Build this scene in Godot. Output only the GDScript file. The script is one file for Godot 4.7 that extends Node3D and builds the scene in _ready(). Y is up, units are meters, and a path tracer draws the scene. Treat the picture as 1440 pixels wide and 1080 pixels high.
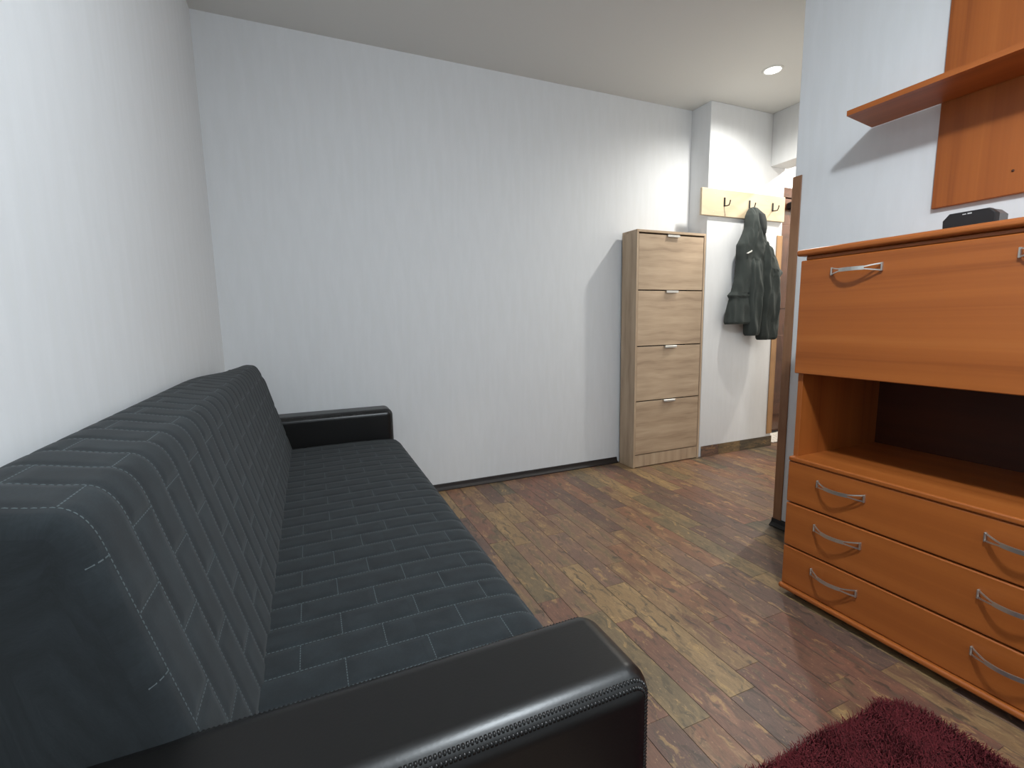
extends Node3D
# A living room seen along a sofa bed: shoe cabinet and coat rack at the far wall, a secretary cabinet on the right.
# x runs along the far wall, z towards the viewer, metres.

const ROOM_H := 2.543
const WALL_X := 2.532        # face of the wall with the secretary cabinet
const WALL_END := 1.246      # where that wall ends at the hall
const ROOM_Z := 4.4
const PIER_X := 3.081
const PIER_R := 3.85
const PIER_Z := 0.181
const HALL_X := 3.689
const E_DOWN := 2.7           # lamp energies: unseen bowl down and sideways, hall, added rear fill, unseen passage
const E_SIDE := 0.95
const E_HALL := 1.6
const E_REAR_FILL := 1.6
const E_PASS := 4.4

var M := {}
var rng := RandomNumberGenerator.new()

func _ready() -> void:
	rng.seed = 7
	# ---- camera
	var cam := Camera3D.new()
	cam.name = "camera"
	var yaw := 0.4039
	var pitch := -0.1342
	var roll := -0.0178
	var f0 := Vector3(sin(yaw), 0, -cos(yaw))
	var r0 := Vector3(cos(yaw), 0, sin(yaw))
	var fw := f0 * cos(pitch) + Vector3.UP * sin(pitch)
	var u0 := Vector3.UP * cos(pitch) - f0 * sin(pitch)
	var rt := r0 * cos(roll) + u0 * sin(roll)
	var up := u0 * cos(roll) - r0 * sin(roll)
	cam.transform = Transform3D(Basis(rt, up, -fw), Vector3(0.4117, 1.06, 2.8286))
	cam.fov = rad_to_deg(2.0 * atan(540.0 / 662.4))
	cam.near = 0.03
	cam.far = 40.0
	add_child(cam)
	cam.current = true
	# ---- environment: the rooms are closed, the lamps do the work
	var we := WorldEnvironment.new()
	we.name = "environment"
	var env := Environment.new()
	env.background_mode = Environment.BG_COLOR
	env.background_color = Color(0.02, 0.022, 0.026)
	env.tonemap_mode = Environment.TONE_MAPPER_LINEAR
	env.tonemap_exposure = 1.04
	env.sdfgi_enabled = true
	env.ssao_enabled = true
	env.ssil_enabled = true
	we.environment = env
	add_child(we)
	# ---- lamps
	unseen_bowl_lamp(Vector3(1.10, ROOM_H, 2.64), E_DOWN, E_SIDE, Color(0.93, 0.97, 1.0))  # out of view; lights the walls and throws the shelf shadow
	downlight(Vector3(3.117, ROOM_H, 0.623), 0.046, E_HALL, 83.0, Color(1.0, 0.992, 0.965), "small round white recessed ceiling light glowing above the coat rack")
	fill_panel(Vector3(1.35, ROOM_H, 3.95), E_REAR_FILL, Color(0.93, 0.97, 1.0))  # added fill behind the viewer, evens out the far wall
	downlight(Vector3(4.45, ROOM_H, 0.55), 0.046, E_PASS, 0.0, Color(1.0, 0.97, 0.92), "unseen ceiling light in the passage, lighting the pier and the door")  # out of view, placed to light the pier and passage
	materials()
	shell()
	floor_planks()
	sofa()
	secretary()
	wall_shelf()
	shoe_cabinet()
	coat_rack()
	coat()
	rug()
	speaker()
	door_mat()

# ------------------------------------------------------------------ naming
func meta(o: Node, label: String, category: String, group := "") -> void:
	o.set_meta("label", label)
	o.set_meta("category", category)
	if group != "":
		o.set_meta("group", group)

func thing(called: String, label: String, category: String, at := Vector3.ZERO, group := "") -> Node3D:
	var n := Node3D.new()
	n.name = called
	add_child(n, true)
	n.position = at
	meta(n, label, category, group)
	return n

func obj(called: String, mesh: Mesh, mat: Material, parent: Node = null, at := Vector3.ZERO) -> MeshInstance3D:
	var o := MeshInstance3D.new()
	o.name = called
	o.mesh = mesh
	o.material_override = mat
	o.position = at
	(parent if parent else self).add_child(o, true)
	return o

func struct(called: String, mesh: Mesh, mat: Material, at := Vector3.ZERO) -> MeshInstance3D:
	var o := obj(called, mesh, mat, null, at)
	o.set_meta("kind", "structure")
	return o

# ------------------------------------------------------------------ meshes
func tri_uv(p: Vector3, n: Vector3, grain: int, off: Vector2) -> Vector2:
	var a := n.abs()
	var ax := 0 if a.x >= a.y and a.x >= a.z else (1 if a.y >= a.z else 2)
	var u := grain
	if ax == grain:
		u = (grain + 1) % 3
	var v := 3 - ax - u
	return Vector2(p[u], p[v]) + off

# A box with chamfered edges; u runs along the grain axis, in metres.
func rbox(s: Vector3, b: float, grain := 0, off := Vector2.ZERO) -> ArrayMesh:
	var st := SurfaceTool.new()
	st.begin(Mesh.PRIMITIVE_TRIANGLES)
	add_box(st, Vector3.ZERO, s, b, grain, off)
	return st.commit()

func face(st: SurfaceTool, pts: Array, n: Vector3, grain: int, off: Vector2, shift: Vector3) -> void:
	var c: Vector3 = (pts[1] - pts[0]).cross(pts[2] - pts[0])
	if c.dot(n) > 0.0:
		pts.reverse()
	for i in range(1, pts.size() - 1):
		for k in [0, i, i + 1]:
			st.set_normal(n)
			st.set_uv(tri_uv(pts[k], n, grain, off))
			st.add_vertex(pts[k] + shift)

func add_box(st: SurfaceTool, at: Vector3, s: Vector3, b: float, grain := 0, off := Vector2.ZERO) -> void:
	var h := s * 0.5
	var bb := minf(b, minf(h.x, minf(h.y, h.z)) * 0.9)
	var i := h - Vector3.ONE * bb
	for ax in 3:
		var o1 := (ax + 1) % 3
		var o2 := (ax + 2) % 3
		for sg in [-1.0, 1.0]:
			var q := []
			for c in [[-1, -1], [1, -1], [1, 1], [-1, 1]]:
				var p := Vector3.ZERO
				p[ax] = sg * h[ax]
				p[o1] = c[0] * i[o1]
				p[o2] = c[1] * i[o2]
				q.append(p)
			var n := Vector3.ZERO
			n[ax] = sg
			face(st, q, n, grain, off, at)
	if bb <= 0.0:
		return
	for ax in 3:          # edges parallel to ax
		var o1 := (ax + 1) % 3
		var o2 := (ax + 2) % 3
		for s1 in [-1.0, 1.0]:
			for s2 in [-1.0, 1.0]:
				var q := []
				for e in [[-1.0, 0], [1.0, 0], [1.0, 1], [-1.0, 1]]:
					var p := Vector3.ZERO
					p[ax] = e[0] * i[ax]
					p[o1] = s1 * (h[o1] if e[1] == 0 else i[o1])
					p[o2] = s2 * (i[o2] if e[1] == 0 else h[o2])
					q.append(p)
				var n := Vector3.ZERO
				n[o1] = s1
				n[o2] = s2
				face(st, q, n.normalized(), grain, off, at)
	for sx in [-1.0, 1.0]:
		for sy in [-1.0, 1.0]:
			for sz in [-1.0, 1.0]:
				var g := Vector3(sx, sy, sz)
				face(st, [Vector3(h.x, i.y, i.z) * g, Vector3(i.x, h.y, i.z) * g, Vector3(i.x, i.y, h.z) * g], g.normalized(), grain, off, at)

func boxm(lo: Vector3, hi: Vector3, b := 0.0, grain := 0) -> ArrayMesh:   # in place: returned mesh is centred; use mid()
	return rbox(hi - lo, b, grain, Vector2(rng.randf() * 3.0, rng.randf() * 3.0))

func block(called: String, lo: Vector3, hi: Vector3, mat: Material, parent: Node = null, b := 0.001, grain := 0) -> MeshInstance3D:
	return obj(called, boxm(lo, hi, b, grain), mat, parent, (lo + hi) * 0.5)

func sblock(called: String, lo: Vector3, hi: Vector3, mat: Material, b := 0.0) -> MeshInstance3D:
	return struct(called, boxm(lo, hi, b, 1), mat, (lo + hi) * 0.5)

# A rounded box: a subdivided cube whose points are pulled onto a rounded shape.
func round_box(s: Vector3, r: float, seg := 5, grain := 0) -> ArrayMesh:
	var st := SurfaceTool.new()
	st.begin(Mesh.PRIMITIVE_TRIANGLES)
	var h := s * 0.5
	for ax in 3:
		var o1 := (ax + 1) % 3
		var o2 := (ax + 2) % 3
		var c1 := cuts(h[o1], r, seg)
		var c2 := cuts(h[o2], r, seg)
		for sg in [-1.0, 1.0]:
			for a in c1.size() - 1:
				for b in c2.size() - 1:
					var q := []
					for e in [[a, b], [a + 1, b], [a + 1, b + 1], [a, b + 1]]:
						var p := Vector3.ZERO
						p[ax] = sg * h[ax]
						p[o1] = c1[e[0]]
						p[o2] = c2[e[1]]
						var inner := p.clamp(-(h - Vector3.ONE * r), h - Vector3.ONE * r)
						var d := (p - inner).normalized()
						q.append([inner + d * r, d])
					var nn: Vector3 = q[0][1] + q[2][1]
					if (q[1][0] - q[0][0]).cross(q[2][0] - q[0][0]).dot(nn) > 0.0:
						q.reverse()
					for k in [0, 1, 2, 0, 2, 3]:
						st.set_normal(q[k][1])
						var fn := Vector3.ZERO
						fn[ax] = sg
						st.set_uv(tri_uv(q[k][0], fn, grain, Vector2.ZERO))
						st.add_vertex(q[k][0])
	return st.commit()

func cuts(h: float, r: float, seg: int) -> Array:
	var out := []
	for k in seg + 1:
		out.append(-h + r * (1.0 - tan(PI / 4 * (1.0 - float(k) / seg))))
	for k in seg + 1:
		out.append(h - r * (1.0 - tan(PI / 4 * float(k) / seg)))
	return out

# Surface from a grid of points, smooth normals; closed_u joins the first and last column.
func grid_mesh(P: PackedVector3Array, uv: PackedVector2Array, rows: int, cols: int, flip := false, caps := false) -> ArrayMesh:
	var idx := PackedInt32Array()
	for r in rows - 1:
		for c in cols - 1:
			var a := r * cols + c
			if flip:
				idx.append_array([a, a + 1, a + cols, a + 1, a + cols + 1, a + cols])
			else:
				idx.append_array([a, a + cols, a + 1, a + 1, a + cols, a + cols + 1])
	var V := P.duplicate()
	var T := uv.duplicate()
	if caps:
		for e in [0, rows - 1]:
			var base := V.size()
			var mid := Vector3.ZERO
			for c in cols:
				V.append(P[e * cols + c])
				T.append(uv[e * cols + c])
				mid += P[e * cols + c]
			V.append(mid / cols)
			T.append(uv[e * cols] + Vector2(0.2, 0.2))
			for c in cols:
				var d := (c + 1) % cols
				if (e == 0) != flip:
					idx.append_array([base + c, base + d, base + cols])
				else:
					idx.append_array([base + d, base + c, base + cols])
	var N := PackedVector3Array()
	N.resize(V.size())
	for t in range(0, idx.size(), 3):
		var n := (V[idx[t + 2]] - V[idx[t]]).cross(V[idx[t + 1]] - V[idx[t]])
		for k in 3:
			N[idx[t + k]] += n
	# weld normals over the seam of closed rings
	for r in rows:
		if V[r * cols].distance_to(V[r * cols + cols - 1]) < 1e-5:
			var s := N[r * cols] + N[r * cols + cols - 1]
			N[r * cols] = s
			N[r * cols + cols - 1] = s
	for k in N.size():
		N[k] = N[k].normalized() if N[k].length() > 1e-12 else Vector3.UP
	var arr := []
	arr.resize(Mesh.ARRAY_MAX)
	arr[Mesh.ARRAY_VERTEX] = V
	arr[Mesh.ARRAY_NORMAL] = N
	arr[Mesh.ARRAY_TEX_UV] = T
	arr[Mesh.ARRAY_INDEX] = idx
	var m := ArrayMesh.new()
	m.add_surface_from_arrays(Mesh.PRIMITIVE_TRIANGLES, arr)
	return m

# Lathe about y: profile of (radius, y), listed from the top down the outside.
func lathe(prof: Array, seg := 40) -> ArrayMesh:
	var P := PackedVector3Array()
	var T := PackedVector2Array()
	for q in prof:
		for k in seg + 1:
			var a := TAU * k / seg
			P.append(Vector3(cos(a) * q.x, q.y, sin(a) * q.x))
			T.append(Vector2(float(k) / seg, q.y))
	return grid_mesh(P, T, prof.size(), seg + 1)

# Tube along points.
func tube(pts: Array, rad: float, seg := 8) -> ArrayMesh:
	var P := PackedVector3Array()
	var T := PackedVector2Array()
	for i in pts.size():
		var d: Vector3 = (pts[mini(i + 1, pts.size() - 1)] - pts[maxi(i - 1, 0)]).normalized()
		var s := d.cross(Vector3(0.13, 0.94, 0.31)).normalized()
		var t := d.cross(s)
		for k in seg + 1:
			var a := TAU * k / seg
			P.append(pts[i] + (s * cos(a) + t * sin(a)) * rad)
			T.append(Vector2(float(k) / seg, float(i)))
	return grid_mesh(P, T, pts.size(), seg + 1, false, true)

# A bar of rectangular section between two points.
func add_bar(st: SurfaceTool, a: Vector3, b: Vector3, wide: float, thick: float, up: Vector3, b2 := 0.0) -> void:
	var d := (b - a)
	var l := d.length()
	var z := d / l
	var x := up.cross(z).normalized()
	var y := z.cross(x)
	var bs := Basis(x, y, z)
	var h := Vector3(wide, thick, l) * 0.5
	for ax in 3:
		var o1 := (ax + 1) % 3
		var o2 := (ax + 2) % 3
		for sg in [-1.0, 1.0]:
			var q := []
			for c in [[-1, -1], [1, -1], [1, 1], [-1, 1]]:
				var p := Vector3.ZERO
				p[ax] = sg * h[ax]
				p[o1] = c[0] * h[o1]
				p[o2] = c[1] * h[o2]
				q.append(bs * p + (a + b) * 0.5)
			var n := Vector3.ZERO
			n[ax] = sg
			face(st, q, bs * n, 0, Vector2.ZERO, Vector3.ZERO)

# ------------------------------------------------------------------ materials
func mat(c: Color, rough := 0.6, metal := 0.0) -> StandardMaterial3D:
	var m := StandardMaterial3D.new()
	m.albedo_color = c
	m.roughness = rough
	m.metallic = metal
	return m

func noise(seed_: int, freq: float, oct := 3) -> FastNoiseLite:
	var n := FastNoiseLite.new()
	n.seed = seed_
	n.noise_type = FastNoiseLite.TYPE_SIMPLEX_SMOOTH
	n.frequency = freq
	n.fractal_octaves = oct
	return n

func tex(im: Image) -> ImageTexture:
	return ImageTexture.create_from_image(im)

# Laminate wood: w across the grain is v. Tones from dark to light along bands.
func wood_image(seed_: int, cols: Array, w: int, h: int, stretch: float, knots: float) -> Image:
	var im := Image.create(w, h, false, Image.FORMAT_RGB8)
	var n1 := noise(seed_, 1.0, 3)
	var n2 := noise(seed_ + 1, 1.0, 2)
	var n3 := noise(seed_ + 2, 1.0, 2)
	for y in h:
		for x in w:
			# u runs round a circle and v there and back, so that the grain repeats without a seam
			var a := TAU * x / w
			var v := absf(2.0 * y / h - 1.0)
			var r1 := stretch / TAU
			var warp := n3.get_noise_3d(cos(a) * 0.5, sin(a) * 0.5, v * 1.5) * knots
			var band := n1.get_noise_3d(cos(a) * r1, sin(a) * r1, v * 4.5 + warp * 3.0) * 0.5 + 0.5
			var fine := n2.get_noise_3d(cos(a) * r1 * 5.0, sin(a) * r1 * 5.0, v * 36.0 + warp * 8.0)
			var t := clampf(band + fine * 0.16, 0.0, 1.0) * (cols.size() - 1)
			var k := mini(int(t), cols.size() - 2)
			im.set_pixel(x, y, (cols[k] as Color).lerp(cols[k + 1], t - k))
	return im

func rgb8(r: int, g: int, b: int) -> Color:
	return Color8(r, g, b)

func materials() -> void:
	# walls: white wallpaper with a faint vertical fibre
	var wall := mat(Color(0.86, 0.865, 0.87), 0.85)
	var wt := NoiseTexture2D.new()
	wt.width = 512
	wt.height = 512
	wt.seamless = true
	wt.noise = noise(11, 0.02, 4)
	var ramp := Gradient.new()
	ramp.colors = PackedColorArray([Color(0.989, 0.989, 0.988), Color(1, 1, 1)])
	ramp.offsets = PackedFloat32Array([0.25, 0.75])
	wt.color_ramp = ramp
	wall.albedo_texture = wt
	wall.uv1_triplanar = true
	wall.uv1_world_triplanar = true
	wall.uv1_scale = Vector3(2.0, 0.3, 2.0)
	var wb := NoiseTexture2D.new()
	wb.width = 512
	wb.height = 512
	wb.seamless = true
	wb.noise = noise(12, 0.06, 3)
	wall.heightmap_enabled = true
	wall.heightmap_texture = wb
	wall.heightmap_scale = 0.004
	M.wall = wall
	var ceil_m := mat(Color(0.87, 0.87, 0.855), 0.9)
	M.ceiling = ceil_m
	M.white_plastic = mat(Color(0.86, 0.86, 0.85), 0.4)
	# orange-brown laminate
	var o := mat(Color(1, 1, 1), 0.38)
	o.albedo_texture = tex(wood_image(21, [rgb8(134, 70, 27), rgb8(154, 84, 35), rgb8(163, 91, 39), rgb8(172, 101, 47)], 512, 512, 0.45, 0.03))
	o.uv1_scale = Vector3(0.55, 1.3, 1)
	M.cherry = o
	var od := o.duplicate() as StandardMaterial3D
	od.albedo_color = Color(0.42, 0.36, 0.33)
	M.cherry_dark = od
	# pale oak laminate
	var s := mat(Color(1, 1, 1), 0.5)
	s.albedo_texture = tex(wood_image(31, [rgb8(140, 118, 97), rgb8(170, 147, 122), rgb8(183, 160, 134), rgb8(191, 170, 145)], 512, 512, 1.4, 0.07))
	s.uv1_scale = Vector3(1.0, 1.6, 1)
	M.oak = s
	# coat rack maple
	var k := mat(Color(1, 1, 1), 0.5)
	k.albedo_texture = tex(wood_image(41, [rgb8(194, 174, 143), rgb8(202, 184, 154), rgb8(208, 191, 163)], 256, 256, 1.0, 0.2))
	M.maple = k
	var g := mat(Color(1, 1, 1), 0.45)
	g.albedo_texture = tex(wood_image(51, [rgb8(118, 82, 56), rgb8(140, 100, 70), rgb8(154, 114, 82)], 256, 256, 0.8, 0.2))
	M.guard = g
	var gl := g.duplicate() as StandardMaterial3D
	gl.albedo_texture = tex(wood_image(55, [rgb8(150, 112, 74), rgb8(172, 132, 90), rgb8(184, 146, 102)], 128, 128, 0.8, 0.2))
	M.guard_light = gl
	var dm := mat(Color(1, 1, 1), 0.25)
	dm.albedo_texture = tex(wood_image(61, [rgb8(62, 40, 28), rgb8(84, 55, 40), rgb8(100, 66, 48)], 256, 256, 1.0, 0.5))
	M.door = dm
	# metals and plastics
	M.nickel = mat(Color(0.78, 0.77, 0.75), 0.3, 0.88)
	M.alu = mat(Color(0.78, 0.78, 0.77), 0.35, 0.9)
	M.black_iron = mat(Color(0.06, 0.045, 0.04), 0.45, 0.3)
	M.black = mat(Color(0.035, 0.03, 0.03), 0.6)
	M.skirting = mat(Color(0.115, 0.085, 0.075), 0.55)
	# sofa
	var lm := mat(Color(0.05, 0.047, 0.045), 0.36)
	var ln := NoiseTexture2D.new()
	ln.width = 512
	ln.height = 512
	ln.seamless = true
	ln.noise = noise(71, 0.05, 3)
	lm.heightmap_enabled = true
	lm.heightmap_texture = ln
	lm.heightmap_scale = 0.006
	lm.uv1_scale = Vector3(6, 6, 6)
	M.leather = lm
	M.leather_seam = mat(Color(0.06, 0.058, 0.056), 0.24)
	var fm := mat(Color(1, 1, 1), 0.95)
	var fi := Image.create(512, 512, false, Image.FORMAT_RGB8)
	var fa := noise(81, 0.012, 3)
	var fb := noise(82, 0.3, 2)
	var fc := noise(83, 0.3, 2)
	var cdark := Color(0.075, 0.097, 0.108)
	var clite := Color(0.130, 0.158, 0.172)
	for y in 512:
		for x in 512:
			var t := 0.42 + fa.get_noise_2d(x, y) * 0.55 + fb.get_noise_2d(x * 0.25, y * 1.2) * 0.22 + fc.get_noise_2d(x * 1.2, y * 0.25) * 0.22
			fi.set_pixel(x, y, cdark.lerp(clite, clampf(t, 0, 1)))
	fm.albedo_texture = tex(fi)
	fm.uv1_scale = Vector3(2.2, 2.2, 1)
	fm.rim_enabled = true
	fm.rim = 0.12
	M.fabric = fm
	M.thread = mat(Color(0.31, 0.345, 0.355), 0.8)
	# coat
	var cm := mat(Color(0.185, 0.208, 0.200), 0.95)
	cm.rim_enabled = true
	cm.rim = 0.15
	M.fleece = cm
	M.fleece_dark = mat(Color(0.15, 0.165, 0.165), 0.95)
	M.rug_base = mat(Color(0.2, 0.02, 0.035), 1.0)
	var rp := mat(Color(0.34, 0.04, 0.075), 0.9)
	rp.rim_enabled = true
	rp.rim = 0.2
	M.rug_pile = rp
	M.mat_white = mat(Color(0.82, 0.80, 0.77), 0.95)
	# floor vinyl: a dozen rustic planks
	var pal := [
		[rgb8(112, 78, 64), rgb8(140, 100, 78), rgb8(84, 64, 54)],
		[rgb8(98, 76, 68), rgb8(124, 92, 74), rgb8(74, 62, 56)],
		[rgb8(122, 84, 64), rgb8(150, 116, 84), rgb8(92, 72, 56)],
		[rgb8(108, 92, 68), rgb8(140, 116, 80), rgb8(78, 70, 54)],
		[rgb8(136, 110, 76), rgb8(154, 126, 88), rgb8(96, 78, 58)],
		[rgb8(84, 76, 62), rgb8(116, 98, 74), rgb8(62, 58, 50)],
		[rgb8(102, 70, 60), rgb8(126, 84, 68), rgb8(86, 72, 60)],
		[rgb8(118, 90, 72), rgb8(104, 90, 66), rgb8(136, 108, 78)],
		[rgb8(126, 98, 70), rgb8(100, 70, 58), rgb8(150, 124, 86)],
		[rgb8(94, 70, 62), rgb8(112, 92, 72), rgb8(78, 66, 58)],
		[rgb8(116, 80, 66), rgb8(92, 82, 62), rgb8(144, 110, 80)],
		[rgb8(110, 84, 72), rgb8(130, 100, 80), rgb8(90, 74, 60)],
	]
	var planks := []
	var na := noise(91, 1.0, 3)
	var nb := noise(92, 1.0, 3)
	var nc := noise(93, 1.0, 4)
	var nd := noise(94, 1.0, 2)
	for p in pal.size():
		var im := Image.create(64, 400, false, Image.FORMAT_RGB8)
		var base: Color = pal[p][0]
		var alt: Color = pal[p][1]
		var low: Color = pal[p][2]
		for y in 400:
			for x in 64:
				var u := p * 137.0 + x * 1.55          # millimetres across
				var v := p * 211.0 + y * 2.0           # millimetres along
				var wx := nd.get_noise_2d(u * 0.02, v * 0.012) * 14.0
				var wy := nd.get_noise_2d(u * 0.02 + 70.0, v * 0.012) * 30.0
				var big := na.get_noise_2d((u + wx) * 0.012, (v + wy) * 0.0032)
				var mid := nb.get_noise_2d((u + wx) * 0.032, (v + wy) * 0.0075)
				var c := base.lerp(alt, smoothstep(-0.05, 0.45, big) * 0.8)
				c = c.lerp(low, smoothstep(0.0, 0.5, mid) * 0.7)
				var rag := nc.get_noise_2d(u * 0.12 + wx * 0.2, v * 0.028) * 0.30
				c = c.lerp(rgb8(178, 144, 92), smoothstep(0.40, 0.56, na.get_noise_2d((u + wx) * 0.02 + 300.0, (v + wy) * 0.0055) + rag) * 0.62)
				c = c.lerp(rgb8(50, 44, 38), smoothstep(0.40, 0.58, nb.get_noise_2d((u + wx) * 0.026 + 500.0, (v + wy) * 0.006) + rag * 0.9) * 0.55)
				c = c.lerp(rgb8(206, 170, 124), smoothstep(0.50, 0.60, nc.get_noise_2d(u * 0.14 + 40.0, v * 0.04)) * 0.6)
				var fine := nd.get_noise_2d(u * 0.42, v * 0.018) * 0.13 + nd.get_noise_2d(u * 0.5, v * 0.16) * 0.10
				c = c.lerp(rgb8(112, 91, 71), 0.14) * (0.98 + fine)
				if x < 1 or x > 62 or y < 1 or y > 398:
					c = c * 0.86
				im.set_pixel(x, y, c)
		var pm := mat(Color(1, 1, 1), 0.42)
		pm.albedo_texture = tex(im)
		planks.append(pm)
	M.planks = planks

# ------------------------------------------------------------------ lamps
func downlight(at: Vector3, r: float, energy: float, cone: float, c: Color, label: String) -> void:
	var t := thing("ceiling_downlight", label, "ceiling light", at)
	obj("trim_ring", lathe([Vector2(r + 0.014, 0.0), Vector2(r + 0.012, -0.005), Vector2(r + 0.004, -0.007), Vector2(r, -0.005), Vector2(r - 0.001, -0.001)]), mat(Color(0.88, 0.88, 0.86), 0.4), t)
	var em := mat(Color(0.9, 0.9, 0.9), 0.5)
	em.emission_enabled = true
	em.emission = c
	em.emission_energy_multiplier = 6.0
	obj("diffuser", lathe([Vector2(r, -0.003), Vector2(r * 0.7, -0.0045), Vector2(0.0001, -0.005)]), em, t)
	var l: Light3D
	if cone > 0.0:                      # a deep-set spot throws a soft-edged cone
		var sp := SpotLight3D.new()
		sp.spot_angle = cone
		sp.spot_angle_attenuation = 1.0
		sp.spot_range = 12.0
		sp.spot_attenuation = 2.0
		sp.light_size = r * 0.8
		l = sp
	else:
		var ar := AreaLight3D.new()
		ar.area_size = Vector2(r * 1.7, r * 1.7)
		ar.area_range = 12.0
		l = ar
	l.name = "lamp_light"
	l.light_energy = energy
	l.light_color = c
	l.shadow_enabled = true
	l.rotation = Vector3(-PI / 2, 0, 0)
	l.position = Vector3(0, -0.012 if cone <= 0.0 else -0.012 - r, 0)
	t.add_child(l)

func unseen_bowl_lamp(at: Vector3, energy: float, side: float, c: Color) -> void:
	var t := thing("unseen_ceiling_lamp", "unseen ceiling lamp over the middle of the room, lighting walls and sofa", "ceiling lamp", at)
	obj("mount", lathe([Vector2(0.0001, 0.0), Vector2(0.085, -0.0005), Vector2(0.085, -0.02), Vector2(0.0001, -0.02)]), M_white(), t)
	var em := mat(Color(0.9, 0.9, 0.9), 0.4)
	em.emission_enabled = true
	em.emission = c
	em.emission_energy_multiplier = 4.0
	var prof := []
	for k in 13:
		var a := PI * k / 12.0
		prof.append(Vector2(maxf(0.0001, sin(a) * 0.09), -0.075 + cos(a) * 0.058))
	obj("lamp_bowl", lathe(prof), em, t)
	var l := OmniLight3D.new()
	l.name = "lamp_light"
	l.light_energy = side
	l.light_color = c
	l.light_size = 0.05
	l.omni_range = 12.0
	l.omni_attenuation = 2.0
	l.shadow_enabled = true
	l.position = Vector3(0, -0.075, 0)
	t.add_child(l)
	var d := AreaLight3D.new()      # downward light of the unseen lamp
	d.name = "lamp_face_light"
	d.area_size = Vector2(0.13, 0.13)
	d.light_energy = energy
	d.light_color = c
	d.area_range = 12.0
	d.shadow_enabled = true
	d.rotation = Vector3(-PI / 2, 0, 0)
	d.position = Vector3(0, -0.138, 0)
	t.add_child(d)

func fill_panel(at: Vector3, energy: float, c: Color) -> void:
	var t := thing("added_fill_panel", "added square fill light panel, unseen behind the viewer", "ceiling light", at)
	for k in 4:
		var f := obj("frame", rbox(Vector3(0.62, 0.016, 0.02), 0.003), M_white(), t, Vector3(0, -0.008, 0.3).rotated(Vector3.UP, PI / 2 * k))
		f.rotation.y = PI / 2 * k
	var em := mat(Color(0.9, 0.9, 0.9), 0.4)
	em.emission_enabled = true
	em.emission = c
	em.emission_energy_multiplier = 3.0
	obj("diffuser", rbox(Vector3(0.58, 0.006, 0.58), 0.001), em, t, Vector3(0, -0.006, 0))
	var d := AreaLight3D.new()
	d.name = "lamp_face_light"
	d.area_size = Vector2(0.56, 0.56)
	d.light_energy = energy
	d.light_color = c
	d.area_range = 12.0
	d.shadow_enabled = true
	d.rotation = Vector3(-PI / 2, 0, 0)
	d.position = Vector3(0, -0.02, 0)
	t.add_child(d)

func M_white() -> StandardMaterial3D:
	return mat(Color(0.86, 0.86, 0.85), 0.4)

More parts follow.
